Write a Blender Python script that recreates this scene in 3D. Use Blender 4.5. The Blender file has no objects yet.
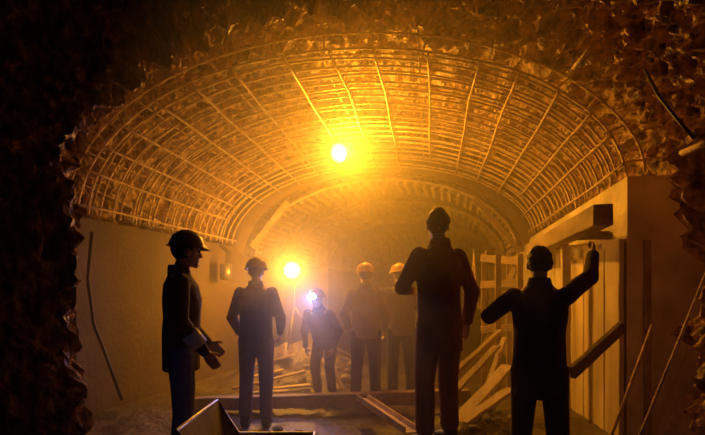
import bpy, bmesh, math, random
from mathutils import Vector, Matrix, noise
random.seed(11)
C = bpy.context.scene.collection
PI = math.pi
R = math.radians
# ------------------------------------------------------------------ camera
F = 560.0
YAW = R(10.4)
EYE = 1.39
HZ = 290.0
CAM = Vector((0, 0, EYE))
FW = Vector((-math.sin(YAW), math.cos(YAW), 0))
RT = Vector((math.cos(YAW), math.sin(YAW), 0))
UP = Vector((0, 0, 1))
cd = bpy.data.cameras.new('camera')
cam = bpy.data.objects.new('camera', cd)
C.objects.link(cam)
cam.location = CAM
cam.rotation_euler = (PI / 2, 0, YAW)
cd.sensor_width = 36
cd.lens = 36 * F / 705
cd.shift_y = (HZ - 217.5) / 705
cd.clip_start = 0.05
bpy.context.scene.camera = cam


def pt(px, py, zc):
    return CAM + zc * (FW + RT * ((px - 352.5) / F) + UP * ((HZ - py) / F))


def ptY(px, py, y):
    d = FW + RT * ((px - 352.5) / F) + UP * ((HZ - py) / F)
    return CAM + d * (y / d.y)


# ------------------------------------------------------------------ helpers
def obj(name, bm, mat, parent=None, smooth=True):
    me = bpy.data.meshes.new(name)
    bmesh.ops.recalc_face_normals(bm, faces=bm.faces[:])
    bm.to_mesh(me)
    bm.free()
    if smooth:
        for p in me.polygons:
            p.use_smooth = True
    if mat:
        me.materials.append(mat)
    o = bpy.data.objects.new(name, me)
    C.objects.link(o)
    if parent:
        o.parent = parent
    return o


def tag(o, label, cat, group=None, kind=None):
    o['label'] = label
    o['category'] = cat
    if group:
        o['group'] = group
    if kind:
        o['kind'] = kind
    return o


def thing(name, label, cat, loc=(0, 0, 0), rotz=0, group=None):
    o = bpy.data.objects.new(name, None)
    o.empty_display_size = .1
    C.objects.link(o)
    o.location = loc
    o.rotation_euler = (0, 0, rotz)
    return tag(o, label, cat, group)


def struct(name, bm, mat, label, smooth=False):
    o = obj(name, bm, mat, None, smooth)
    o['kind'] = 'structure'
    o['label'] = label
    return o


def local(parent):
    """matrix that takes world points into the parent's space"""
    return (Matrix.Translation(parent.location) @ parent.rotation_euler.to_matrix().to_4x4()).inverted()


def tube(bm, pts, r, seg=6, cap=True, r2=None):
    pts = [Vector(p) for p in pts]
    n = len(pts)
    rings = []
    up = None
    for i, p in enumerate(pts):
        t = (pts[min(i + 1, n - 1)] - pts[max(i - 1, 0)]).normalized()
        if up is None:
            a = Vector((0, 0, 1)) if abs(t.z) < .9 else Vector((1, 0, 0))
            up = (a - t * a.dot(t)).normalized()
        else:
            up = (up - t * up.dot(t)).normalized()
        s = t.cross(up)
        rr = r if r2 is None else r + (r2 - r) * i / (n - 1)
        rings.append([bm.verts.new(p + (up * math.cos(k * 2 * PI / seg) + s * math.sin(k * 2 * PI / seg)) * rr) for k in range(seg)])
    for a, b in zip(rings, rings[1:]):
        for k in range(seg):
            bm.faces.new((a[k], a[(k + 1) % seg], b[(k + 1) % seg], b[k]))
    if cap:
        bm.faces.new(rings[0][::-1])
        bm.faces.new(rings[-1])
    return bm


def bar(bm, p0, p1, w, h, up=(0, 0, 1), taper=1.0):
    p0, p1 = Vector(p0), Vector(p1)
    t = (p1 - p0).normalized()
    u = Vector(up)
    if abs(t.dot(u)) > .97:
        u = Vector((0, 1, 0)) if abs(t.y) < .9 else Vector((1, 0, 0))
    s = t.cross(u).normalized()
    u = s.cross(t).normalized()
    vs = []
    for p, k in ((p0, 1), (p1, taper)):
        for a, b in ((-1, -1), (1, -1), (1, 1), (-1, 1)):
            vs.append(bm.verts.new(p + s * a * w / 2 * k + u * b * h / 2 * k))
    for f in ((3, 2, 1, 0), (4, 5, 6, 7), (0, 1, 5, 4), (1, 2, 6, 5), (2, 3, 7, 6), (3, 0, 4, 7)):
        bm.faces.new([vs[i] for i in f])
    return bm


def roughen(bm, cuts_len=.12, amp=.006, seed=0, bevel=.006):
    """saw marks, splits and worn corners on a length of timber"""
    if bevel:
        bmesh.ops.bevel(bm, geom=bm.edges[:], offset=bevel, segments=1, affect='EDGES')
    es = [e for e in bm.edges if e.calc_length() > cuts_len * 1.5]
    if es:
        n = max(1, min(24, int(max(e.calc_length() for e in es) / cuts_len)))
        bmesh.ops.subdivide_edges(bm, edges=es, cuts=n, use_grid_fill=True)
    for v in bm.verts:
        q = v.co * 4 + Vector((seed * 7.3, seed, 3))
        v.co += Vector(noise.noise_vector(q)) * amp + Vector(noise.noise_vector(q * 4)) * amp * .4
    return bm


def lathe(bm, prof, seg=20, mat=Matrix.Identity(4), sx=1, sy=1):
    rings = []
    for r, z in prof:
        if r < 1e-5:
            rings.append([bm.verts.new(mat @ Vector((0, 0, z)))])
        else:
            rings.append([bm.verts.new(mat @ Vector((r * sx * math.cos(k * 2 * PI / seg), r * sy * math.sin(k * 2 * PI / seg), z))) for k in range(seg)])
    for a, b in zip(rings, rings[1:]):
        for k in range(seg):
            k2 = (k + 1) % seg
            if len(a) == 1 and len(b) == 1:
                continue
            if len(a) == 1:
                bm.faces.new((a[0], b[k2], b[k]))
            elif len(b) == 1:
                bm.faces.new((a[k], a[k2], b[0]))
            else:
                bm.faces.new((a[k], a[k2], b[k2], b[k]))
    return bm


# ------------------------------------------------------------------ materials
def mat(name, base, rough=.7, metal=0, var=.25, scale=6, bump=.3, bscale=None, detail=6, stretch=None, col2=None, spec=.5, seam=None):
    m = bpy.data.materials.new(name)
    m.use_nodes = True
    nt = m.node_tree
    N, L = nt.nodes, nt.links
    b = N['Principled BSDF']
    b.inputs['Roughness'].default_value = rough
    b.inputs['Metallic'].default_value = metal
    b.inputs['Specular IOR Level'].default_value = spec
    tc = N.new('ShaderNodeTexCoord')
    mp = N.new('ShaderNodeMapping')
    L.new(tc.outputs['Object'], mp.inputs['Vector'])
    if stretch:
        mp.inputs['Scale'].default_value = stretch
    nz = N.new('ShaderNodeTexNoise')
    nz.inputs['Scale'].default_value = scale
    nz.inputs['Detail'].default_value = detail
    L.new(mp.outputs['Vector'], nz.inputs['Vector'])
    rp = N.new('ShaderNodeValToRGB')
    c1 = col2 or tuple(c * (1 - var) for c in base)
    c2 = tuple(min(1, c * (1 + var)) for c in base)
    rp.color_ramp.elements[0].position = .32
    rp.color_ramp.elements[0].color = (*c1, 1)
    rp.color_ramp.elements[1].position = .68
    rp.color_ramp.elements[1].color = (*c2, 1)
    L.new(nz.outputs['Fac'], rp.inputs['Fac'])
    L.new(rp.outputs['Color'], b.inputs['Base Color'])
    if bump:
        nb = N.new('ShaderNodeTexNoise')
        nb.inputs['Scale'].default_value = bscale or scale * 4
        nb.inputs['Detail'].default_value = 8
        L.new(mp.outputs['Vector'], nb.inputs['Vector'])
        bp = N.new('ShaderNodeBump')
        bp.inputs['Strength'].default_value = bump
        bp.inputs['Distance'].default_value = .03
        h = nb.outputs['Fac']
        if seam:
            sp = N.new('ShaderNodeSeparateXYZ')
            L.new(tc.outputs['Object'], sp.inputs[0])
            md = N.new('ShaderNodeMath')
            md.operation = 'PINGPONG'
            md.inputs[1].default_value = seam[1] / 2
            L.new(sp.outputs[seam[0]], md.inputs[0])
            lt = N.new('ShaderNodeMath')
            lt.operation = 'GREATER_THAN'
            lt.inputs[1].default_value = .012
            L.new(md.outputs[0], lt.inputs[0])
            ad = N.new('ShaderNodeMath')
            ad.operation = 'ADD'
            L.new(h, ad.inputs[0])
            L.new(lt.outputs[0], ad.inputs[1])
            h = ad.outputs[0]
        L.new(h, bp.inputs['Height'])
        L.new(bp.outputs['Normal'], b.inputs['Normal'])
    return m


def emit(name, col, strength):
    m = bpy.data.materials.new(name)
    m.use_nodes = True
    b = m.node_tree.nodes['Principled BSDF']
    b.inputs['Base Color'].default_value = (*col, 1)
    b.inputs['Emission Color'].default_value = (*col, 1)
    b.inputs['Emission Strength'].default_value = strength
    return m


M_ROCK = mat('wet_rock', (.46, .28, .165), .33, var=.5, scale=9, bump=1.0, bscale=26, spec=.8, col2=(.035, .024, .02), stretch=(1.3, 1.3, .7), detail=9)
M_STONE = mat('broken_stone', (.30, .26, .22), .6, var=.4, scale=8, bump=.6)
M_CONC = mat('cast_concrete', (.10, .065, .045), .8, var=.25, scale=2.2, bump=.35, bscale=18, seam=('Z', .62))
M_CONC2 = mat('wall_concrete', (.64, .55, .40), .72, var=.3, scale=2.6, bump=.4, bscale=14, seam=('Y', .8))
M_REBAR = mat('rusty_rebar', (.62, .47, .34), .42, .3, var=.35, scale=14, bump=.6, bscale=90)
M_STEEL = mat('ribbed_steel', (.62, .50, .36), .42, .3, var=.3, scale=5, bump=.25)
M_DIRT = mat('muddy_ground', (.11, .085, .065), .55, var=.5, scale=2.2, bump=.9, bscale=16)
M_WOOD = mat('rough_timber', (.36, .26, .17), .7, var=.35, scale=5, bump=.5, stretch=(1, .25, 1))
M_WOODP = mat('pale_timber', (.62, .50, .37), .65, var=.25, scale=5, bump=.4, stretch=(1, .25, 1))
M_WOODD = mat('dark_timber', (.16, .11, .08), .75, var=.35, scale=5, bump=.5)
M_PLY = mat('plywood', (.62, .49, .31), .6, var=.25, scale=3, bump=.25, stretch=(1, 1, .2))
M_SHEET = mat('galvanised_sheet', (.36, .35, .36), .4, .8, var=.2, scale=7, bump=.15)
M_BLACK = mat('black_rubber', (.03, .03, .03), .55, var=.3, bump=.2)
M_LAMP = mat('lamp_housing', (.10, .09, .08), .4, .6, var=.2, bump=.1)
M_SKIN = mat('skin', (.48, .30, .21), .55, var=.12, scale=9, bump=.1)
M_HAIR = mat('hair', (.03, .025, .02), .6, var=.3, bump=.5, bscale=60)
M_EYE = mat('eye', (.12, .09, .08), .2, var=.1, bump=0)
M_HELM_Y = mat('yellow_plastic', (.85, .52, .05), .35, var=.08, bump=.05)
M_HELM_R = mat('dark_red_plastic', (.22, .05, .03), .4, var=.1, bump=.05)
M_HELM_B = mat('brown_plastic', (.14, .08, .05), .4, var=.1, bump=.05)
M_TAN = mat('tan_cloth', (.36, .28, .19), .9, var=.15, scale=8, bump=.4, bscale=30)
M_OLIVE = mat('olive_cloth', (.22, .18, .12), .9, var=.15, scale=8, bump=.4, bscale=30)
M_MAROON = mat('maroon_cloth', (.24, .08, .06), .9, var=.2, scale=8, bump=.4, bscale=30)
M_DARK = mat('dark_cloth', (.12, .085, .065), .9, var=.2, scale=8, bump=.4, bscale=30)
M_NAVY = mat('navy_cloth', (.07, .075, .12), .9, var=.2, scale=8, bump=.4, bscale=30)
M_BLUE = mat('blue_work_cloth', (.16, .17, .34), .85, var=.2, scale=8, bump=.4, bscale=30)
M_PALE = mat('pale_strip', (.75, .70, .72), .5, var=.1, bump=.1)
M_BULB = emit('hot_bulb', (1.0, .72, .28), 60)
M_BULBW = emit('cold_bulb', (.40, .52, 1.0), 40)

# ------------------------------------------------------------------ tunnel shape
CX = -1.27
Y0, Y1, Y2 = 5.5, 9.0, 22.0


def lerp(a, b, t):
    return a + (b - a) * t


def dims(y):
    """half width, springing height (left, right) and crown of the clear arch"""
    if y <= Y1:
        t = (y - Y0) / (Y1 - Y0)
        return lerp(2.82, 2.42, t), lerp(2.2, 2.12, t), lerp(2.43, 2.2, t), lerp(3.82, 3.36, t)
    return 2.3, 2.0, 2.0, 3.32


def arch_pt(y, a, off=0.0):
    """a: 0 = right springing, pi = left springing"""
    w, sl, sr, c = dims(y)
    s = lerp(sr, sl, a / PI)
    e = 1.0
    ca, sa = math.cos(a), math.sin(a)
    return Vector((CX + (w + off) * math.copysign(abs(ca) ** e, ca), y, s + (c + off - s) * sa ** e))


def fbm(p, o=5):
    return noise.fractal(p, 1.0, 2.1, o)


def floor_h(x, y):
    p = Vector((x * 1.1, y * 1.1, 0))
    h = .035 * fbm(p, 4) + .03 * noise.noise(p * 5) + .022 * noise.noise(p * 11)

    def g(px, zc, amp, sx, sy):
        q = pt(px, 300, zc)
        return amp * (1 + .45 * noise.noise(p * 5)) * math.exp(-((x - q.x) / sx) ** 2 - ((y - q.y) / sy) ** 2)
    h += g(446, 4.4, .27, .42, .5)           # heap under the standing man
    h += g(306, 8.9, .55, .8, .6)            # heap behind the workers
    h += g(478, 5.6, .22, .4, .7)            # stones under the leaning planks
    h += g(185, 3.3, .10, .6, .6)
    return h


# floor
bm = bmesh.new()
nx, ny = 200, 300
xs = [lerp(-5.6, 3.4, i / nx) for i in range(nx + 1)]
ys = [lerp(-1, Y2, (j / ny) ** 1.25) for j in range(ny + 1)]
g = [[bm.verts.new((x, y, floor_h(x, y))) for x in xs] for y in ys]
for j in range(ny):
    for i in range(nx):
        bm.faces.new((g[j][i], g[j][i + 1], g[j + 1][i + 1], g[j + 1][i]))
struct('floor', bm, M_DIRT, 'dark muddy tunnel floor strewn with rubble', True)


# rock: one rough shell round the tunnel, with a brow in front of the rebar cage
def smooth(t):
    t = max(0, min(1, t))
    return t * t * (3 - 2 * t)


bm = bmesh.new()
NA, rows = 300, []
yl = [lerp(1.6, 6.2, i / 150) for i in range(151)] + [lerp(6.24, 9.6, i / 60) for i in range(61)] + [lerp(9.8, Y2, i / 50) for i in range(51)]
for y in yl:
    row = []
    for k in range(NA + 1):
        u = k / NA
        # below the springing the shell runs down both sides to the floor
        a = -.62 + (PI + 1.24) * u
        if a < 0:
            base = Vector((1, -a / .62))
            ca, sa, low = 1.0, 0.0, -a / .62
        elif a > PI:
            ca, sa, low = -1.0, 0.0, (a - PI) / .62
        else:
            ca, sa, low = math.cos(a), math.sin(a), 0
        aa = max(0, min(PI, a))
        w, sl, sr, c = dims(max(y, Y0))
        s = lerp(sr, sl, aa / PI)
        right = smooth((ca + .15) / .9)                    # 1 on the right side
        yr = lerp(4.75, 3.3, right)                        # where the brow sits
        ww = w + lerp(.52, .80, right)
        cc = c + .50
        if y > Y1 + .2:
            ww, cc = 2.86, 3.86
        t = smooth((Y0 + .1 - y) / (Y0 + .1 - yr))
        ww = lerp(ww, lerp(2.34, 3.03, right), t)
        cc = lerp(cc, lerp(3.86, 3.92, right), t)
        if y < yr:
            d = yr - y
            ww += d * lerp(2.6, .55, right)
            cc += d * lerp(2.2, .7, right)
        # a rock pillar juts out on the right, short of the wall end
        ww -= .35 * math.exp(-((y - 4.5) / .5) ** 2) * smooth((ca - .55) / .4)
        p = Vector((CX + ww * ca, y, (s + (cc - s) * sa) * (1 - low) - .25 * low))
        nrm = Vector((ca, .25, sa)).normalized()
        amp = .16 if y > Y1 else lerp(.36, .2, smooth((y - 5.6) / 1))
        q = p * 1.3
        d = fbm(q, 3) * .5 + (abs(noise.noise(p * 2.6)) - .25) * .7 + fbm(p * 6, 5) * .5
        # cracked slabs: the cell pattern gives flat broken facets
        vd = noise.voronoi(p * Vector((4.5, 4.5, 2.6)) + Vector(noise.noise_vector(p * 3)) * .5)
        d += (vd[0][1] - vd[0][0]) * .5 - .2
        vd = noise.voronoi(p * Vector((11, 11, 6)))
        d += (vd[0][0]) * .3
        p = p + nrm * d * amp
        row.append(bm.verts.new(p))
    rows.append(row)
for a, b in zip(rows, rows[1:]):
    for k in range(NA):
        bm.faces.new((a[k], a[k + 1], b[k + 1], b[k]))
struct('ceiling', bm, M_ROCK, 'rough wet blasted rock round and above the tunnel', False)

bm = bmesh.new()
gg = [[bm.verts.new((lerp(-5, 2.4, i / 30), Y2 - .1 + .3 * fbm(Vector((i * .3, j * .3, 5)), 4), lerp(-.2, 4.2, j / 20))) for i in range(31)] for j in range(21)]
for j in range(20):
    for i in range(30):
        bm.faces.new((gg[j][i], gg[j][i + 1], gg[j + 1][i + 1], gg[j + 1][i]))
struct('wall_far', bm, M_ROCK, 'rock face at the far end of the tunnel')


# side walls under the cage
def side_wall(name, sgn, label, m):
    bm = bmesh.new()
    sec = []
    path = [Y0, 6.2, 6.9, 7.6, 8.3, Y1, Y1 + .25, 12, 15, 18, Y2]
    for y in path:
        w, sl, sr, c = dims(min(y, Y1) if y <= Y1 + .26 else y)
        s = sl if sgn < 0 else sr
        if y > Y1:
            w = 2.3
        if y == Y1 + .25:
            s = 2.0
        xi, xo = CX + sgn * w, CX + sgn * (w + (.74 if sgn > 0 else .36))
        if sgn < 0 and y == Y0:
            pass
        zt = s
        sec.append([bm.verts.new((xi, y, -.3)), bm.verts.new((xi, y, zt)), bm.verts.new((xo, y, zt)), bm.verts.new((xo, y, -.3))])
    for a, b in zip(sec, sec[1:]):
        for k in range(4):
            bm.faces.new((a[k], a[(k + 1) % 4], b[(k + 1) % 4], b[k]))
    bm.faces.new(sec[0])
    bm.faces.new(sec[-1][::-1])
    return struct(name, bm, m, label)


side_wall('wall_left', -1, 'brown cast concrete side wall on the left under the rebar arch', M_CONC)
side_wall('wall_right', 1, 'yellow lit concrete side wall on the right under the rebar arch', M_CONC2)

# concrete collar where the finished lining starts
bm = bmesh.new()
prof = []
for k in range(61):
    a = PI * k / 60
    i0 = arch_pt(Y1 + .3, a)
    o0 = arch_pt(Y1 + .3, a, .42)
    prof.append([Vector((i0.x, Y1 + .04, i0.z)), Vector((i0.x, Y1 + .24, i0.z)), Vector((o0.x, Y1 + .24, o0.z)), Vector((o0.x, Y1 + .04, o0.z))])
prof = [[bm.verts.new(v) for v in q] for q in prof]
for a, b in zip(prof, prof[1:]):
    for k in range(4):
        bm.faces.new((a[k], a[(k + 1) % 4], b[(k + 1) % 4], b[k]))
struct('trim_1', bm, M_CONC, 'smooth concrete collar arch behind the rebar cage', True)

# ------------------------------------------------------------------ rebar cage
cage = thing('rebar_cage', 'large arched rebar cage of curved bars and lengthwise bars over the side walls', 'rebar cage', (CX, Y0, 2.3))
LI = local(cage)


def arch_bar(y, off, r, a0=0.035, a1=PI - .035, n=44, tilt=0, seed=0):
    bm = bmesh.new()
    pts = []
    for k in range(n + 1):
        a = lerp(a0, a1, k / n)
        yy = max(Y0 + .01, min(Y1 - .02, y + tilt * math.cos(a) + .02 * noise.noise(Vector((a * 2, seed, 0)))))
        wob = .014 * noise.noise(Vector((a * 3, seed * 3.1, 7)))
        pts.append(LI @ arch_pt(yy, a, off + wob))
    tube(bm, pts, r, 6)
    return obj('arch_bar', bm, M_REBAR, cage)


def long_bar(a, off, r, y0=Y0 - .02, y1=Y1, seed=0):
    bm = bmesh.new()
    pts = []
    for k in range(9):
        y = lerp(y0, y1, k / 8)
        pts.append(LI @ (arch_pt(max(Y0, min(Y1, y)), a + .012 * noise.noise(Vector((y, seed, 1))), off) * 1.0))
    tube(bm, pts, r, 6)
    return obj('lengthwise_bar', bm, M_REBAR, cage)


NR = 21
for i in range(NR):
    y = lerp(Y0 + .02, Y1 - .1, i / (NR - 1)) + random.uniform(-.03, .03) * (0 < i < NR - 1)
    arch_bar(y, .0, .0145, tilt=random.uniform(-.03, .03) if i else 0, seed=i)
for i in range(10):
    y = lerp(Y0 + .03, Y1 - .1, i / 9)
    arch_bar(y, .16, .013, tilt=random.uniform(-.03, .03) if i else 0, seed=i + 40)
NL = 17
for i in range(NL):
    a = lerp(.10, PI - .10, i / (NL - 1)) + random.uniform(-.02, .02)
    long_bar(a, -.025, .0135, y1=Y1 - random.choice((0, 0, .2, .5)), seed=i)
    if i % 2 == 0:
        long_bar(a + .07, .185, .012, seed=i + 60)
    for y in (Y0 + .05,):
        bm = bmesh.new()
        tube(bm, [LI @ arch_pt(y, a + .03, -.04), LI @ arch_pt(y, a + .03, .21)], .010, 6)
        obj('tie_bar', bm, M_REBAR, cage)

bm = bmesh.new()
tube(bm, [ptY(82, 184, 5.65), ptY(122, 203, 6.6), ptY(160, 222, 7.5)], .015, 6)
tag(obj('loose_bar', bm, M_REBAR), 'single loose rebar sloping down across the left foot of the rebar arch', 'bar')

# ------------------------------------------------------------------ lattice arches of the far lining


def lattice(y0, y1, n, label, off=-.02, a0=.06):
    t = thing('lattice_arch', label, 'arch support', (CX, y0, 2.0), 0)
    L = local(t)
    for y in (y0, y1):
        bm = bmesh.new()
        for k in range(57):
            a = lerp(.0, PI, k / 56)
            pi_, po = L @ arch_pt(y, a, off + .0), L @ arch_pt(y, a, off + .06)
            d = .03
            q = [bm.verts.new(v) for v in (pi_ + Vector((0, -d, 0)), pi_ + Vector((0, d, 0)), po + Vector((0, d, 0)), po + Vector((0, -d, 0)))]
            if k:
                for j in range(4):
                    bm.faces.new((prev[j], prev[(j + 1) % 4], q[(j + 1) % 4], q[j]))
            else:
                bm.faces.new(q)
            prev = q
        bm.faces.new(prev[::-1])
        obj('rail', bm, M_STEEL, t)
    for k in range(n):
        a = lerp(a0, PI - a0, k / (n - 1)) + random.uniform(-.006, .006)
        bm = bmesh.new()
        bar(bm, L @ arch_pt(y0, a, off - .035), L @ arch_pt(y1, a, off - .035), .06, .06, up=(math.cos(a), 0, math.sin(a)))
        obj('rung', bm, M_WOODP, t, False)
    return t


lattice(9.75, 10.75, 42, 'nearer of the two ladder-like steel arches beyond the rebar cage')
lattice(12.2, 13.8, 38, 'farther of the two ladder-like steel arches beyond the rebar cage', -.03)
lattice(17.5, 19.5, 24, 'small distant steel arch showing between the helmets', -.05)

# bright steel arch rib
bm = bmesh.new()
rib = thing('arch_rib', 'smooth glowing steel arch rib under the farther ladder-like arch', 'arch support', (CX, 14.6, 0))
LR = local(rib)


def rib_part(name, off, d, th):
    bm = bmesh.new()
    for k in range(57):
        a = PI * k / 56
        q = []
        for oo, yy in ((off, -d), (off, d), (off + th, d), (off + th, -d)):
            v = LR @ (arch_pt(14.6, a, oo) + Vector((0, yy, 0)))
            q.append(bm.verts.new(v))
        if k:
            for j in range(4):
                bm.faces.new((prev[j], prev[(j + 1) % 4], q[(j + 1) % 4], q[j]))
        else:
            bm.faces.new(q)
        prev = q
    bm.faces.new(prev[::-1])
    return obj(name, bm, M_STEEL, rib)


rib_part('flange', -.20, .14, .03)
rib_part('web', -.17, .015, .16)
for sx in (-1, 1):
    bm = bmesh.new()
    bar(bm, LR @ Vector((CX + sx * 2.16, 14.6, -.05)), LR @ Vector((CX + sx * 2.16, 14.6, 2.0)), .14, .18, up=(0, 1, 0))
    obj('post', bm, M_STEEL, rib, False)


# straight braces below the lattice arches
def stick(name, p0, p1, w, h, m, label, cat, group=None, seed=None, up=(0, 0, 1), taper=1.0):
    seed = random.random() * 50 if seed is None else seed
    t = Vector(p0)
    bm = bmesh.new()
    # local coordinates: origin at the lower end
    low = Vector(p0) if Vector(p0).z < Vector(p1).z else Vector(p1)
    bar(bm, Vector(p0) - low, Vector(p1) - low, w, h, up, taper)
    roughen(bm, .16, min(.008, w * .09), seed, min(.006, w * .12))
    o = obj(name, bm, m, None, False)
    o.location = low
    return tag(o, label, cat, group)


stick('timber_brace', ptY(474, 199, 9.5), ptY(521, 252, 9.5), .11, .09, M_WOOD, 'long straight timber brace under the right side of the ladder-like arches', 'timber')
stick('timber_brace', ptY(478, 224, 11.7), ptY(503, 255, 11.7), .10, .09, M_WOOD, 'short straight timber brace just inside the long one on the right', 'timber')
stick('timber_brace', ptY(288, 202, 9.5), ptY(252, 247, 9.5), .10, .09, M_WOODP, 'pale straight timber brace under the left side of the ladder-like arches', 'timber')


# ------------------------------------------------------------------ lamps
def floodlight(name, label, p, aim, hang=None, stand=False):
    t = thing(name, label, 'lamp', p)
    q = Vector(aim).normalized().to_track_quat('Z', 'Y').to_matrix().to_4x4()
    bm = bmesh.new()
    lathe(bm, [(0, -.16), (.05, -.16), (.07, -.12), (.12, -.05), (.135, 0), (.128, 0), (.11, -.05), (.05, -.10), (0, -.10)], 24, q)
    obj('reflector', bm, M_LAMP, t)
    bm = bmesh.new()
    bmesh.ops.create_icosphere(bm, subdivisions=3, radius=.082)
    for v in bm.verts:
        v.co = q @ (v.co + Vector((0, 0, .01)))
    obj('bulb', bm, M_BULB, t)
    if hang:
        bm = bmesh.new()
        tube(bm, [q @ Vector((0, 0, -.15)), Vector((0, .02, .12)), Vector(hang) - Vector(p)], .008, 6)
        obj('cord', bm, M_BLACK, t)
    if stand:
        fz = floor_h(p[0], p[1]) - p[2]
        bm = bmesh.new()
        tube(bm, [(0, .17, fz + .5), (0, .17, -.02)], .012, 8)
        obj('pole', bm, M_LAMP, t)
        for k in range(3):
            an = k * 2 * PI / 3 + .5
            bm = bmesh.new()
            lx, ly = .38 * math.cos(an), .17 + .38 * math.sin(an)
            tube(bm, [(0, .17, fz + .62), (lx, ly, floor_h(p[0] + lx, p[1] + ly) - p[2])], .013, 6)
            obj('leg', bm, M_LAMP, t)
        bm = bmesh.new()
        tube(bm, [(0, .17, -.03), (0, .1, -.02), (0, .05, 0)], .014, 6)
        obj('bracket', bm, M_LAMP, t)
    return t


LAMP_COL = (1.0, .375, .014)
L1 = ptY(339, 153, 7.6)
L2 = ptY(292, 270, 8.6)
floodlight('work_lamp', 'glaring yellow work lamp hanging from the crown of the rebar arch', L1, (.62, -.75, -.1), hang=arch_pt(7.6, 1.9, .0))
floodlight('work_lamp', 'glaring yellow work lamp on a stand at head height left of the helmets', L2, (.15, -1, -.02), stand=True)


def spot(name, p, power, col, r, aim, size, blend):
    ld = bpy.data.lights.new(name, 'SPOT')
    ld.energy, ld.color, ld.shadow_soft_size, ld.spot_size, ld.spot_blend = power, col, r, size, blend
    o = bpy.data.objects.new(name, ld)
    C.objects.link(o)
    o.location = p
    o.rotation_euler = Vector(aim).to_track_quat('-Z', 'Y').to_euler()
    return o


def light(name, p, power, col, r):
    ld = bpy.data.lights.new(name, 'POINT')
    ld.energy = power
    ld.color = col
    ld.shadow_soft_size = r
    o = bpy.data.objects.new(name, ld)
    C.objects.link(o)
    o.location = p
    return o


spot('crown_lamp_light', L1 + Vector((.12, -.17, .0)), 440, LAMP_COL, .08, (.72, -.66, .05), R(178), .75)
light('stand_lamp_light', L2 + Vector((.03, -.20, 0)), 230, LAMP_COL, .08)


# ------------------------------------------------------------------ people
def sphere(bm, c, r, s=(1, 1, 1), sub=2, rot=None):
    ret = bmesh.ops.create_icosphere(bm, subdivisions=sub, radius=r)
    for v in ret['verts']:
        q = Vector((v.co.x * s[0], v.co.y * s[1], v.co.z * s[2]))
        if rot:
            q = rot @ q
        v.co = q + Vector(c)


def capsule(bm, p0, r0, p1, r1, sub=2):
    p0, p1 = Vector(p0), Vector(p1)
    sphere(bm, p0, r0, sub=sub)
    sphere(bm, p1, r1, sub=sub)
    tube(bm, [p0, p0.lerp(p1, .5), p1], r0, 10, True, r1)


def loft(bm, rings, seg=18):
    """rings: (centre, rx, ry, frame)"""
    prev = None
    for c, rx, ry, fr in rings:
        q = [bm.verts.new(Vector(c) + fr @ Vector((rx * math.cos(k * 2 * PI / seg), ry * math.sin(k * 2 * PI / seg), 0))) for k in range(seg)]
        if prev:
            for k in range(seg):
                bm.faces.new((prev[k], prev[(k + 1) % seg], q[(k + 1) % seg], q[k]))
        else:
            bm.faces.new(q[::-1])
        prev = q
    bm.faces.new(prev)


def finish(o, voxel, it=3, sm=.5):
    m = o.modifiers.new('fuse', 'REMESH')
    m.mode = 'VOXEL'
    m.voxel_size = voxel
    m.use_smooth_shade = True
    s = o.modifiers.new('soften', 'SMOOTH')
    s.factor = sm
    s.iterations = it
    return o


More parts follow.
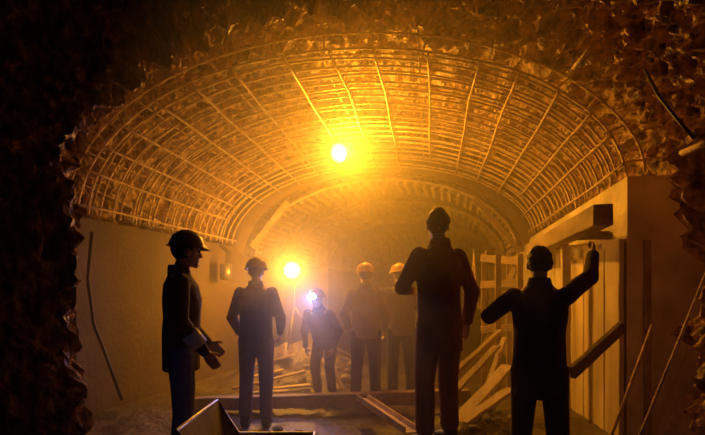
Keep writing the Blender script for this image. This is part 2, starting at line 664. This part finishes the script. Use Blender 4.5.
def person(label, loc, face, H=1.74, lean=0, elbow=None, wrist=None, knee=None, ankle=None, head=(0, 0), twist=0, finger=(.5, .5),
           jacket=M_TAN, trousers=M_DARK, helmet=M_HELM_Y, gloves=None, drop=0, vox=.011, extra=None, group=None, hem=.84):
    """built facing local +Y, z up, feet on z = 0; face: world heading of the eyes"""
    s = H / 1.75
    t = thing('person', label, 'person', loc, face - PI / 2, group)
    V = lambda *a: Vector(a) * s
    pel = V(0, 0, .93 - drop)
    RL = Matrix.Rotation(-lean, 3, 'X') @ Matrix.Rotation(twist, 3, 'Z')
    up = lambda x, y, z: pel + RL @ V(x, y, z - .93)
    I3 = Matrix.Identity(3)
    hips = [pel + V(sx * .095, 0, -.03) for sx in (-1, 1)]
    ank = [V(*(ankle[i])) if ankle else V(sx * .11, -.02, .09) for i, sx in enumerate((-1, 1))]
    kne = [V(*(knee[i])) if knee else (hips[i].lerp(ank[i], .5) + V(0, .03, 0)) for i in range(2)]
    sh = [up(sx * .168, 0, 1.40) for sx in (-1, 1)]
    elb = [up(*(elbow[i])) if elbow else up(sx * .25, -.03, 1.13) for i, sx in enumerate((-1, 1))]
    wri = [up(*(wrist[i])) if wrist else up(sx * .26, .07, .89) for i, sx in enumerate((-1, 1))]
    HR = RL @ Matrix.Rotation(head[1], 3, 'Z') @ Matrix.Rotation(-head[0], 3, 'X')
    nb = up(0, -.01, 1.47)
    hd = nb + HR @ V(0, .03, .155)
    hp = lambda x, y, z: hd + HR @ V(x, y, z)
    # ---- body (one continuous surface)
    bm = bmesh.new()
    torso = [(pel + V(0, 0, -.08), .13, .10, I3), (pel, .165, .115, I3), (up(0, 0, 1.04), .145, .10, RL), (up(0, .005, 1.15), .145, .105, RL),
             (up(0, .01, 1.28), .17, .12, RL), (up(0, 0, 1.38), .175, .105, RL), (up(0, -.01, 1.45), .12, .075, RL), (up(0, -.01, 1.48), .06, .055, RL)]
    loft(bm, [(c, a * s, b * s, f) for c, a, b, f in torso])
    capsule(bm, nb, .056 * s, nb.lerp(hd, .6), .05 * s)
    sphere(bm, hp(0, -.005, .025), .1 * s, (.77, .97, 1.02), 3, HR)
    sphere(bm, hp(0, .03, -.045), .07 * s, (.82, .95, .95), 2, HR)
    sphere(bm, hp(0, .075, -.09), .027 * s, (1.15, .9, .8), 2, HR)
    capsule(bm, hp(0, .088, .012), .009 * s, hp(0, .112, -.024), .014 * s, 1)
    sphere(bm, hp(0, .088, -.058), .02 * s, (1.35, .6, .5), 2, HR)
    capsule(bm, hp(-.038, .078, .03), .012 * s, hp(.038, .078, .03), .012 * s, 1)
    for sx in (-1, 1):
        sphere(bm, hp(sx * .077, -.005, -.008), .03 * s, (.35, .65, 1.05), 2, HR)
    for i in range(2):
        capsule(bm, hips[i], .085 * s, kne[i], .058 * s)
        capsule(bm, kne[i], .058 * s, ank[i], .04 * s)
        capsule(bm, kne[i].lerp(ank[i], .2) + V(0, -.015, 0), .058 * s, kne[i].lerp(ank[i], .65), .044 * s)
        capsule(bm, ank[i] + V(0, -.03, -.045), .036 * s, ank[i] + V(0, .13, -.055), .032 * s)
        capsule(bm, sh[i], .056 * s, elb[i], .042 * s)
        capsule(bm, elb[i], .041 * s, wri[i], .028 * s)
        # hand
        d = (wri[i] - elb[i]).normalized()
        side = Vector((1 if i == 0 else -1, 0, 0))            # palm faces the thigh when the arm hangs
        pn = (side - d * side.dot(d)).normalized()
        ac = d.cross(pn).normalized()
        if ac.dot(Vector((0, 1, 0))) < 0:
            ac = -ac
        palm = wri[i] + d * .052 * s
        fr = Matrix((ac, pn, d)).transposed()
        loft(bm, [(wri[i], .026 * s, .022 * s, fr), (palm, .04 * s, .017 * s, fr), (palm + d * .04 * s, .042 * s, .014 * s, fr)], 12)
        curl = finger[i]
        for k, ln in enumerate((.075, .084, .078, .062)):
            b0 = palm + d * .035 * s + ac * (.029 - .0195 * k) * s
            dirs, q = d.copy(), b0
            for j, fr_ in enumerate((.45, .32, .23)):
                rot = Matrix.Rotation(curl * (j + .5), 3, ac if (d.cross(pn)).dot(ac) > 0 else -ac)
                dv = rot @ d
                q2 = q + dv * ln * fr_ * s
                capsule(bm, q, (.0092 - .0008 * j) * s, q2, (.0084 - .0008 * j) * s, 1)
                q = q2
        tb = wri[i] + d * .03 * s + ac * .024 * s
        td = (d * .55 + ac * .7 + pn * .35).normalized()
        t2 = tb + td * .042 * s
        t3 = t2 + (td * .5 + d * .6 + pn * .2).normalized() * .034 * s
        capsule(bm, tb, .0135 * s, t2, .0105 * s, 1)
        capsule(bm, t2, .0105 * s, t3, .0085 * s, 1)
    finish(obj('body', bm, M_SKIN, t), min(vox, .0085), 2, .4)
    for sx in (-1, 1):
        bm = bmesh.new()
        sphere(bm, hp(sx * .031, .083, .012), .0115 * s, sub=2)
        obj('eye', bm, M_EYE, t)
    # ---- hair below the helmet
    bm = bmesh.new()
    sphere(bm, hp(0, -.016, .028), .103 * s, (.80, .93, 1.02), 3, HR)
    for v in bm.verts[:]:
        q = HR.inverted() @ (v.co - hd)
        if q.y > .045 * s and q.z < .055 * s:
            v.co = hd + HR @ (q * .86)
        if q.z < -.078 * s:
            v.co = hd + HR @ Vector((q.x * .75, q.y * .9, -.078 * s))
        if not helmet:
            v.co += Vector(noise.noise_vector(v.co * 40)) * .016
    obj('hair', bm, M_HAIR, t)
    # ---- jacket
    bm = bmesh.new()
    k = 1.0
    jt = [(pel + V(0, 0, hem - .93), .178, .132, I3), (pel + V(0, 0, -.01), .18, .135, I3), (up(0, 0, 1.05), .172, .13, RL), (up(0, .005, 1.16), .172, .132, RL),
          (up(0, .008, 1.29), .188, .138, RL), (up(0, 0, 1.38), .18, .118, RL), (up(0, -.01, 1.445), .115, .085, RL), (up(0, -.01, 1.495), .07, .07, RL)]
    loft(bm, [(c, a * s, b * s, f) for c, a, b, f in jt])
    for i in range(2):
        capsule(bm, sh[i], .066 * s, elb[i], .056 * s)
        capsule(bm, elb[i], .06 * s, elb[i].lerp(wri[i], .93), .044 * s)
    for v in bm.verts:
        q = v.co * 9
        v.co += Vector(noise.noise_vector(q)) * .008 + Vector(noise.noise_vector(q * Vector((1, 1, 2.4)))) * .006
    finish(obj('jacket', bm, jacket, t), max(vox, .012), 2, .5)
    bm = bmesh.new()
    loft(bm, [(up(0, -.012, 1.46), .088 * s, .082 * s, RL), (up(0, -.016, 1.50), .078 * s, .076 * s, RL), (up(0, -.018, 1.525), .071 * s, .071 * s, RL)])
    obj('collar', bm, jacket, t)
    # ---- trousers and boots
    bm = bmesh.new()
    loft(bm, [(pel + V(0, 0, -.10), .15 * s, .115 * s, I3), (pel, .172 * s, .124 * s, I3), (pel + V(0, 0, .08), .155 * s, .115 * s, I3)])
    for i in range(2):
        capsule(bm, hips[i], .099 * s, kne[i], .077 * s)
        capsule(bm, kne[i], .077 * s, kne[i].lerp(ank[i], .86), .07 * s)
    for v in bm.verts:
        q = v.co * 8
        v.co += Vector(noise.noise_vector(q + Vector((3, 1, 4)))) * .008
    finish(obj('trousers', bm, trousers, t), max(vox, .012), 2, .5)
    for i in range(2):
        bm = bmesh.new()
        capsule(bm, kne[i].lerp(ank[i], .72), .058 * s, ank[i] + V(0, -.01, -.02), .052 * s)
        capsule(bm, ank[i] + V(0, -.03, -.036), .048 * s, ank[i] + V(0, .10, -.045), .045 * s)
        sphere(bm, ank[i] + V(0, .14, -.05), .046 * s, (1, 1, .85))
        zf = ank[i].z - .092 * s
        for v in bm.verts:
            v.co.z = max(v.co.z, zf)
        finish(obj('boot', bm, M_BLACK, t), .012, 1, .4)
    # ---- helmet
    if helmet:
        h = obj('helmet', lathe(bmesh.new(), [(0, .098), (.035, .095), (.075, .08), (.104, .05), (.118, .01), (.121, -.012), (.136, -.02), (.134, -.026), (.112, -.02), (.108, .008), (.09, .045), (.05, .075), (0, .088)], 28), helmet, t)
        for v in h.data.vertices:
            q = v.co.copy()
            if q.z < -.008 and q.y > .05:
                q.y += (q.y - .05) * .3                      # the peak
            q = Vector((q.x * .93, q.y * 1.05, q.z))
            v.co = hd + HR @ (Vector((q.x, q.y + .0, q.z + .052)) * s)
        bm = bmesh.new()
        tube(bm, [hp(0, .11 * math.cos(a), .05 + .1 * math.sin(a)) for a in [PI * k / 10 for k in range(1, 10)]], .011 * s, 6)
        obj('ridge', bm, helmet, h)
    if extra:
        extra(t, s, up, hp, elb, wri, kne, ank, pel)
    return t


AVOID = [(Vector((L2.x, L2.y + .17)), .42)]


def stand(px, zc, dz=0):
    p = pt(px, 300, zc)
    AVOID.append((Vector((p.x, p.y)), .31))
    return Vector((p.x, p.y, floor_h(p.x, p.y) + dz))


AHEAD = PI / 2 + .05
person('person in a tan jacket and yellow helmet seen from behind, left of the helmeted pair', stand(366, 6.75), AHEAD + .1, 1.70,
       jacket=M_TAN, trousers=M_DARK, head=(.05, .25), ankle=((-.13, -.02, .09), (.12, .05, .09)),
       elbow=((-.27, .0, 1.14), (.25, -.02, 1.14)), wrist=((-.22, .14, .95), (.24, .12, .93)))
person('person in an olive jacket and yellow helmet seen from behind, right of the helmeted pair', stand(401, 7.05), AHEAD + .25, 1.70,
       jacket=M_OLIVE, trousers=M_NAVY, head=(.12, .35), ankle=((-.10, .04, .09), (.13, -.04, .09)),
       elbow=((-.25, .05, 1.15), (.27, .02, 1.13)), wrist=((-.12, .22, 1.02), (.25, .12, .90)))
person('person in dark maroon clothes standing tall on the heap in front of the helmeted pair', stand(440, 4.12), AHEAD + .6, 1.76,
       jacket=M_MAROON, trousers=M_MAROON, helmet=None, lean=.03, head=(.05, -.35), hem=.70,
       elbow=((-.27, .08, 1.17), (.26, -.05, 1.14)), wrist=((-.10, .28, 1.16), (.27, .03, .90)), ankle=((-.13, 0, .09), (.12, .04, .09)))
person('person in dark clothes reaching up to the big timber along the right wall', stand(539, 3.6), AHEAD - .35, 1.67,
       jacket=M_DARK, trousers=M_DARK, helmet=None, lean=.06, head=(.12, .2), finger=(.5, .55), hem=.72,
       elbow=((-.36, .06, 1.26), (.30, .20, 1.55)), wrist=((-.16, .22, 1.40), (.30, .42, 1.73)), ankle=((-.14, .0, .09), (.14, -.05, .09)), vox=.009)


def headlamp(t, s, up, hp, elb, wri, kne, ank, pel):
    bm = bmesh.new()
    c = hp(0, .135, .075)
    d = (hp(0, .2, .06) - c).normalized()
    q = Matrix.Translation(c) @ d.to_track_quat('Z', 'Y').to_matrix().to_4x4()
    lathe(bm, [(0, -.03), (.03, -.03), (.052, .0), (.052, .025), (.046, .025), (.044, .0), (0, -.01)], 18, q)
    h = obj('headlamp', bm, M_LAMP, t)
    bm = bmesh.new()
    sphere(bm, q @ Vector((0, 0, .014)), .042)
    obj('lens', bm, M_BULBW, h)
    global HL
    HL = t.matrix_basis.copy(), c + d * .06, d


person('stooping person with a blue-white headlamp under the left work lamp', stand(325, 7.3), -PI / 2 - .12, 1.58, lean=.55, drop=.10,
       knee=((-.11, .12, .48), (.11, .12, .48)), jacket=M_NAVY, trousers=M_DARK, helmet=M_HELM_B, head=(-.35, .0), extra=headlamp,
       elbow=((-.26, .06, 1.14), (.26, .06, 1.14)), wrist=((-.20, .24, .98), (.20, .24, 1.0)))
hm = Matrix.Translation(pt(314, 300, 7.7))
person('person in dark blue clothes standing in front of the left work lamp', stand(256, 5.75), AHEAD + .1, 1.72,
       jacket=M_NAVY, trousers=M_BLUE, helmet=M_HELM_B, head=(.1, .1), hem=.74,
       elbow=((-.26, .04, 1.14), (.25, .05, 1.14)), wrist=((-.22, .2, .96), (.22, .2, .97)))


def band(t, s, up, hp, elb, wri, kne, ank, pel):
    a, b = elb[1], wri[1]
    d = (b - a).normalized()
    bm = bmesh.new()
    tube(bm, [a.lerp(b, .35), a.lerp(b, .75)], .062 * s, 14)
    obj('reflective_cuff', bm, M_PALE, t)


person('tall person in dark clothes with a pale cuff and blue trousers near the left wall', stand(181, 4.0), AHEAD - 1.15, 1.76,
       jacket=M_DARK, trousers=M_BLUE, helmet=M_HELM_B, head=(.1, .2), extra=band, hem=.78,
       elbow=((-.27, .0, 1.13), (.25, .0, 1.13)), wrist=((-.20, .20, .95), (.22, .16, .92)))

bpy.context.view_layer.update()
ld = bpy.data.lights.new('headlamp_light', 'SPOT')
ld.energy, ld.color, ld.shadow_soft_size, ld.spot_size, ld.spot_blend = 48, (.20, .32, 1.0), .03, R(130), .6
hl = bpy.data.objects.new('headlamp_light', ld)
C.objects.link(hl)
hl.location = HL[0] @ HL[1]
hl.rotation_euler = Vector((-.35, -1, -.12)).to_track_quat('-Z', 'Y').to_euler()

# ------------------------------------------------------------------ timber, planks and steel on the floor


def gpt(px, zc, dz=0):
    p = pt(px, 300, zc)
    return Vector((p.x, p.y, floor_h(p.x, p.y) + dz))


stick('timber_beam', gpt(196, 6.3, .07), gpt(470, 6.15, .08), .16, .14, M_WOOD, 'long squared timber lying across the floor before the workers', 'timber', up=(0, 0, 1))
# steel channel foreground
a, b = pt(362, 399, 5.75), pt(412, 433, 4.55)
ch = thing('steel_channel', 'shiny steel channel propped on the long floor timber, pointing at the viewer', 'steel channel', (b.x, b.y, b.z))
LC = local(ch)
for nm, dx in (('flange', -.055), ('flange', .055)):
    bm = bmesh.new()
    o = Vector((dx, dx * .2, .02))
    bar(bm, LC @ (a + o), LC @ (b + o), .012, .06)
    obj(nm, bm, M_STEEL, ch, False)
bm = bmesh.new()
bar(bm, LC @ a, LC @ b, .12, .012)
obj('web', bm, M_STEEL, ch, False)

PL = [((508, 366, 5.7), (451, 430, 4.9), .13, .035, M_WOODP, 'widest pale plank leaning down to the stones left of the reaching person'),
      ((511, 389, 5.4), (458, 438, 4.7), .11, .035, M_WOODP, 'pale plank nearest the viewer of those leaning left of the reaching person'),
      ((501, 331, 6.6), (443, 384, 5.9), .07, .05, M_WOOD, 'long brown batten leaning behind the pale planks'),
      ((497, 346, 6.2), (456, 390, 5.6), .09, .03, M_WOOD, 'brown board leaning between the long batten and the pale planks'),
      ((505, 338, 6.3), (487, 388, 6.0), .06, .04, M_WOODP, 'short steep batten crossing behind the pale planks')]
for p0, p1, w, h, m, lb in PL:
    e = pt(*p1)
    e.z = max(e.z, floor_h(e.x, e.y) + .02)
    stick('plank', pt(*p0), e, w, h, m, lb, 'plank')

# scaffold of posts and rails behind the leaning planks
tr = thing('timber_trestle', 'timber trestle of posts and rails standing behind the leaning planks', 'trestle', gpt(496, 7.2))
LT = local(tr)
for px, zc in ((484, 7.5), (498, 6.9), (509, 7.6), (520, 7.0)):
    bm = bmesh.new()
    g0 = gpt(px, zc, -.03)
    bar(bm, LT @ g0, LT @ Vector((g0.x, g0.y, 1.39 + (290 - 254) / F * zc)), .07, .07, up=(0, 1, 0))
    obj('post', roughen(bm, .2, .006, px), M_WOOD, tr, False)
for y0, y1 in ((258, 262), (285, 283), (330, 327)):
    bm = bmesh.new()
    bar(bm, LT @ pt(481, y0, 7.45), LT @ pt(523, y1, 7.0), .04, .10)
    obj('rail', roughen(bm, .2, .005, y0), M_WOOD, tr, False)
bm = bmesh.new()
bar(bm, LT @ pt(486, 345, 7.4), LT @ pt(517, 262, 7.1), .03, .08)
obj('brace', roughen(bm, .2, .005, 3), M_WOOD, tr, False)

# loose cable loops hanging beside the trestle
for k, (px, zc, ln, lb) in enumerate(((462, 8.0, 1.0, 'left one of the two slack cable loops hanging beside the trestle'), (474, 7.8, .8, 'right one of the two slack cable loops hanging beside the trestle'))):
    bm = bmesh.new()
    top = pt(px, 255, zc)
    top2 = pt(px + 12, 250, zc + .4)
    pts = [top.lerp(top2, q / 16) - Vector((0, 0, ln * math.sin(PI * q / 16))) for q in range(17)]
    tube(bm, pts, .014, 6)
    tag(obj('hanging_cable', bm, M_REBAR), lb, 'cable')

# broken boards on the heap behind the workers
for k, (p0, p1, w) in enumerate((((318, 352, 8.2), (338, 377, 7.7), .05), ((319, 328, 8.3), (342, 376, 7.8), .05))):
    e = pt(*p1)
    e.z = floor_h(e.x, e.y) + .02
    stick('batten', pt(*p0), e, w, .04, M_WOODP, ('short batten standing askew on the heap behind the workers', 'long batten standing askew on the heap behind the workers')[k], 'timber')
segs = [(pt(318, 352, 8.2), pt(338, 377, 7.7)), (pt(319, 328, 8.3), pt(342, 376, 7.8))]
for k in range(600):
    if len(segs) >= 13:
        break
    px, zc = random.uniform(262, 350), random.uniform(7.2, 9.4)
    c = gpt(px, zc, .035 + .012 * k / 3)
    an = random.uniform(-.7, .7)
    ln = random.uniform(.25, .55)
    d = Vector((math.cos(an), math.sin(an), 0)) * ln
    p0, p1 = c - d, c + d
    if any(min((p0.lerp(p1, i / 6) - a.lerp(b, j / 6)).to_2d().length for i in range(7) for j in range(7)) < .17 for a, b in segs) or any((p0.lerp(p1, i / 8).to_2d() - q).length < r + .06 for i in range(9) for q, r in AVOID):
        continue
    segs.append((p0, p1))
    p0.z = floor_h(p0.x, p0.y) + .05
    p1.z = floor_h(p1.x, p1.y) + .07
    stick('board', p0, p1, random.uniform(.08, .14), .03, random.choice((M_WOOD, M_WOODP)), 'broken board lying on the rubble heap behind the workers', 'board', 'broken boards on the heap behind the workers')


def stone_mesh(seed):
    bm = bmesh.new()
    bmesh.ops.create_icosphere(bm, subdivisions=2, radius=1)
    sc = Vector((random.uniform(.8, 1.2), random.uniform(.6, .9), random.uniform(.45, .7)))
    for v in bm.verts:
        vd = noise.voronoi(v.co * .9 + Vector((seed * 5.1, 0, 0)))
        v.co = v.co * (.75 + .45 * vd[0][0]) * sc + Vector((0,) * 3)
    me = bpy.data.meshes.new('stone')
    bmesh.ops.recalc_face_normals(bm, faces=bm.faces[:])
    bm.to_mesh(me)
    bm.free()
    me.materials.append(M_STONE)
    return me


SM = [stone_mesh(k) for k in range(7)]


PLACED = []
for a, b in segs:
    AVOID += [(a.lerp(b, i / 8).to_2d(), .09) for i in range(9)]
for p0, p1, *_ in PL:
    a, b = pt(*p0), pt(*p1)
    AVOID += [(a.lerp(b, i / 10).to_2d(), .06) for i in range(6, 11)]
AVOID += [(pt(362, 399, 5.75).lerp(pt(412, 433, 4.55), i / 10).to_2d(), .08) for i in range(11)]
AVOID += [(gpt(196, 6.3).lerp(gpt(470, 6.15), i / 24).to_2d(), .1) for i in range(25)]


def stones(n, area, size, label, group):
    placed = []
    tries = 0
    while len(placed) < n and tries < n * 30:
        tries += 1
        p = area()
        r = random.uniform(*size)
        if any((p - q).length < (r + s) * 1.05 for q, s in PLACED) or any((p.to_2d() - q).length < t + r for q, t in AVOID):
            continue
        placed.append((p, r))
        PLACED.append((p, r))
        o = bpy.data.objects.new('stone', random.choice(SM))
        C.objects.link(o)
        o.location = (p.x, p.y, floor_h(p.x, p.y) + r * .22)
        o.scale = (r, r, r)
        o.rotation_euler = (random.uniform(-.3, .3), random.uniform(-.3, .3), random.uniform(0, 6.28))
        tag(o, label, 'stone', group)


stones(34, lambda: gpt(random.uniform(438, 512), random.uniform(4.5, 5.6)), (.03, .085), 'broken stone lying under the leaning planks', 'broken stones under the leaning planks')
stones(75, lambda: gpt(random.uniform(255, 352), random.uniform(6.5, 9.3)), (.03, .13), 'broken stone on the rubble heap behind the workers', 'broken stones on the heap behind the workers')
stones(14, lambda: gpt(random.uniform(395, 475), random.uniform(4.1, 4.9)), (.04, .09), 'broken stone on the heap under the person in maroon', 'broken stones under the person in maroon')
stones(14, lambda: gpt(random.uniform(205, 300), random.uniform(4.9, 5.8)), (.03, .07), 'broken stone on the floor between wheelbarrow and long timber', 'broken stones on the open floor')

# ------------------------------------------------------------------ right side: formwork, big timber, props
big = thing('formwork_waler', 'thick squared timber running along the right wall above the reaching person', 'timber', (1.14, 4.72, 1.97))
LB = local(big)
bm = bmesh.new()
bar(bm, LB @ Vector((1.16, 4.74, 1.99)), LB @ Vector((1.03, 8.2, 1.935)), .15, .17)
obj('beam', roughen(bm, .2, .008, 4), M_WOOD, big, False)
for y in (5.9, 7.2):
    bm = bmesh.new()
    x = lerp(1.16, 1.03, (y - 4.74) / 3.46)
    bar(bm, LB @ Vector((x + .04, y, 1.93)), LB @ Vector((CX + dims(y)[0] - .015, y, 1.93)), .06, .08)
    obj('spacer', bm, M_WOODD, big, False)

for k, (y0, y1, lb, m) in enumerate(((5.52, 5.86, 'nearest upright formwork board against the right wall', M_PLY), (5.89, 6.45, 'second upright formwork board from the near end of the right wall', M_PLY), (6.48, 7.1, 'third upright formwork board from the near end of the right wall', M_PLY))):
    bm = bmesh.new()
    x0 = CX + dims(y0)[0] - .05
    x1 = CX + dims(y1)[0] - .05
    ht = (1.86, 1.80, 1.74)[k]
    pts = []
    for (x, y) in ((x0 - .015, y0), (x1 - .015, y1), (x1 + .03, y1), (x0 + .03, y0)):
        pts.append((x, y))
    lo = [bm.verts.new((x, y, 0)) for x, y in pts]
    hi = [bm.verts.new((x, y, ht)) for x, y in pts]
    bm.faces.new(lo[::-1])
    bm.faces.new(hi)
    for j in range(4):
        bm.faces.new((lo[j], lo[(j + 1) % 4], hi[(j + 1) % 4], hi[j]))
    tag(obj('formwork_board', roughen(bm, .3, .006, k, .005), m, None, False), lb, 'board')

stick('formwork_post', (1.17, 6.35, floor_h(1.17, 6.35)), (1.17, 6.35, 1.86), .09, .09, M_WOODP, 'upright post propping the big timber beside the right wall', 'post', up=(0, 1, 0))
stick('dark_board', pt(572, 373, 4.3), pt(622, 327, 4.75), .05, .10, M_WOODD, 'dark board slanting up from the reaching person to the wall end', 'board')
p = pt(647, 240, 5.1)
stick('prop_post', (p.x, p.y, floor_h(p.x, p.y) - .02), p, .06, .06, M_WOOD, 'thin reddish post standing before the dark end of the right wall', 'post', up=(0, 1, 0))


def rod(name, pts, r, m, lb, cat):
    bm = bmesh.new()
    tube(bm, pts, r, 7)
    return tag(obj(name, bm, m), lb, cat)


e = pt(640, 437, 3.75)
rod('steel_rod', [pt(707, 272, 3.6), pt(670, 363, 3.65), pt(632, 455, 3.7), pt(612, 500, 3.7)], .011, M_REBAR, 'long thin steel rod leaning on the rock at the right edge', 'rod')
rod('steel_rod', [pt(652, 325, 4.9), pt(610, 440, 4.75)], .013, M_REBAR, 'dark steel rod leaning beside the thin reddish post', 'rod')
rod('rock_bolt', [pt(573, 69, 4.6), pt(600, 36, 4.35)], .018, M_REBAR, 'lit rock bolt sticking out of the rock above the right end of the cage', 'rock bolt')
rod('rock_bolt', [pt(682, 153, 3.55), pt(712, 140, 3.25)], .022, M_REBAR, 'lit rock bolt sticking out of the rock at the right edge', 'rock bolt')
rod('cable', [pt(645, 70, 4.2), pt(658, 95, 3.95), pt(676, 118, 3.75), pt(694, 138, 3.6)], .013, M_BLACK, 'dark cable hanging down the rock at the upper right', 'cable')

# left wall: hose and small box
rod('hose', [ptY(92, 232, 5.58), ptY(88, 280, 5.5), ptY(94, 325, 5.5), ptY(104, 350, 5.55), ptY(122, 400, 5.55)], .02, M_BLACK, 'dark hose hanging down the near end of the left wall', 'hose')
jb = thing('junction_box', 'small pale box with cables at the far end of the left wall', 'box', ptY(226, 272, 8.35))
bm = bmesh.new()
bmesh.ops.create_cube(bm, size=1)
for v in bm.verts:
    v.co = Vector((v.co.x * .14, v.co.y * .2, v.co.z * .26))
bmesh.ops.bevel(bm, geom=bm.edges[:], offset=.015, segments=2, affect='EDGES')
obj('housing', bm, M_SHEET, jb)
for k in range(3):
    bm = bmesh.new()
    tube(bm, [(0.02, -.06 + .06 * k, .12), (0.04, -.05 + .07 * k, .30), (-.10, -.02 + .08 * k, .42)], .012, 6)
    obj('cable', bm, M_BLACK, jb)

# wheelbarrow at the bottom left
wb = thing('wheelbarrow', 'grey sheet metal wheelbarrow at the bottom of the picture near the left', 'wheelbarrow', gpt(244, 2.72) - Vector((0, 0, .0)), YAW)
bm = bmesh.new()
top = [(-.08, -.30, .60), (.32, -.30, .60), (.32, .36, .59), (-.1, .36, .59), (-.22, .36, .77), (-.24, -.30, .77)]
bot = [(-.05, -.20, .34), (.22, -.20, .34), (.22, .22, .34), (-.05, .22, .34), (-.1, .22, .36), (-.1, -.2, .36)]
th = .012
vt = [bm.verts.new(v) for v in top]
vb = [bm.verts.new(v) for v in bot]
vt2 = [bm.verts.new(Vector(v) + Vector((-th if v[0] > 0 else th, -th if v[1] > 0 else th, 0))) for v in top]
vb2 = [bm.verts.new(Vector(v) + Vector((0, 0, th))) for v in bot]
bm.faces.new(vb)
bm.faces.new(vb2)
for j in range(6):
    k = (j + 1) % 6
    bm.faces.new((vt[j], vt[k], vb[k], vb[j]))
    bm.faces.new((vt2[j], vt2[k], vb2[k], vb2[j]))
    bm.faces.new((vt[j], vt[k], vt2[k], vt2[j]))
obj('tray', bm, M_SHEET, wb, False)
bm = bmesh.new()
tube(bm, [Vector(v) for v in top + [top[0]]], .014, 8)
obj('rim', bm, M_SHEET, wb)
for sx in (-1, 1):
    bm = bmesh.new()
    tube(bm, [(sx * .08, .62, .20), (sx * .2, .2, .31), (sx * .24, -.25, .34), (sx * .27, -.85, .56)], .017, 8)
    obj('handle', bm, M_STEEL, wb)
    bm = bmesh.new()
    tube(bm, [(sx * .22, -.1, .33), (sx * .23, -.22, 0), (sx * .23, -.34, 0.0), (sx * .24, -.32, .36)], .014, 8)
    obj('leg', bm, M_STEEL, wb)
bm = bmesh.new()
lathe(bm, [(.05, -.03), (.14, -.03), (.19, -.04), (.2, 0), (.19, .04), (.14, .03), (.05, .03), (.05, -.03)], 24, Matrix.Translation((0, .62, .2)) @ Matrix.Rotation(PI / 2, 4, 'Y'))
obj('wheel', bm, M_BLACK, wb)

# weak cool fill added unseen behind the camera, for bluish light on facing surfaces
ld = bpy.data.lights.new('rear_cool_fill', 'SPOT')
ld.energy, ld.color, ld.shadow_soft_size, ld.spot_size, ld.spot_blend = 9, (.55, .45, .95), .04, R(76), 1.0
hl = bpy.data.objects.new('rear_cool_fill', ld)
C.objects.link(hl)
hl.location = (-.5, -.7, 1.65)
hl.rotation_euler = Vector((-.02, 1, -.28)).to_track_quat('-Z', 'Y').to_euler()

# ------------------------------------------------------------------ haze
bm = bmesh.new()
plan = [(-4.3, 5.3), (-2.4, 3.9), (-1.2, 3.35), (.5, 3.35), (1.5, 5.2), (1.9, 5.5), (1.9, 21.8), (-4.4, 21.8)]
NP = len(plan)
lo = [bm.verts.new((x, y, -.2)) for x, y in plan]
hi = [bm.verts.new((x, y, 4.2)) for x, y in plan]
bm.faces.new(lo[::-1])
bm.faces.new(hi)
for j in range(NP):
    bm.faces.new((lo[j], lo[(j + 1) % NP], hi[(j + 1) % NP], hi[j]))
hz = obj('haze', bm, None, None, False)
tag(hz, 'amber dusty haze hanging in the tunnel', 'haze', None, 'stuff')
m = bpy.data.materials.new('dust_haze')
m.use_nodes = True
nt = m.node_tree
nt.nodes.clear()
out = nt.nodes.new('ShaderNodeOutputMaterial')
vs = nt.nodes.new('ShaderNodeVolumeScatter')
vs.inputs['Color'].default_value = (.97, .90, .72, 1)
vs.inputs['Density'].default_value = .068
vs.inputs['Anisotropy'].default_value = .74
nt.links.new(vs.outputs[0], out.inputs['Volume'])
hz.data.materials.append(m)

# ------------------------------------------------------------------ world and view
sc = bpy.context.scene
w = bpy.data.worlds.new('underground')
sc.world = w
w.use_nodes = True
w.node_tree.nodes['Background'].inputs[0].default_value = (.5, .4, .6, 1)
w.node_tree.nodes['Background'].inputs[1].default_value = .002
sc.view_settings.view_transform = 'Standard'
sc.view_settings.look = 'None'
sc.view_settings.gamma = 1
sc.view_settings.exposure = 0.0
sc.view_settings.use_curve_mapping = False
cy = sc.cycles
cy.volume_bounces = 1
cy.max_bounces = 6
cy.use_denoising = True
cy.sample_clamp_indirect = 4
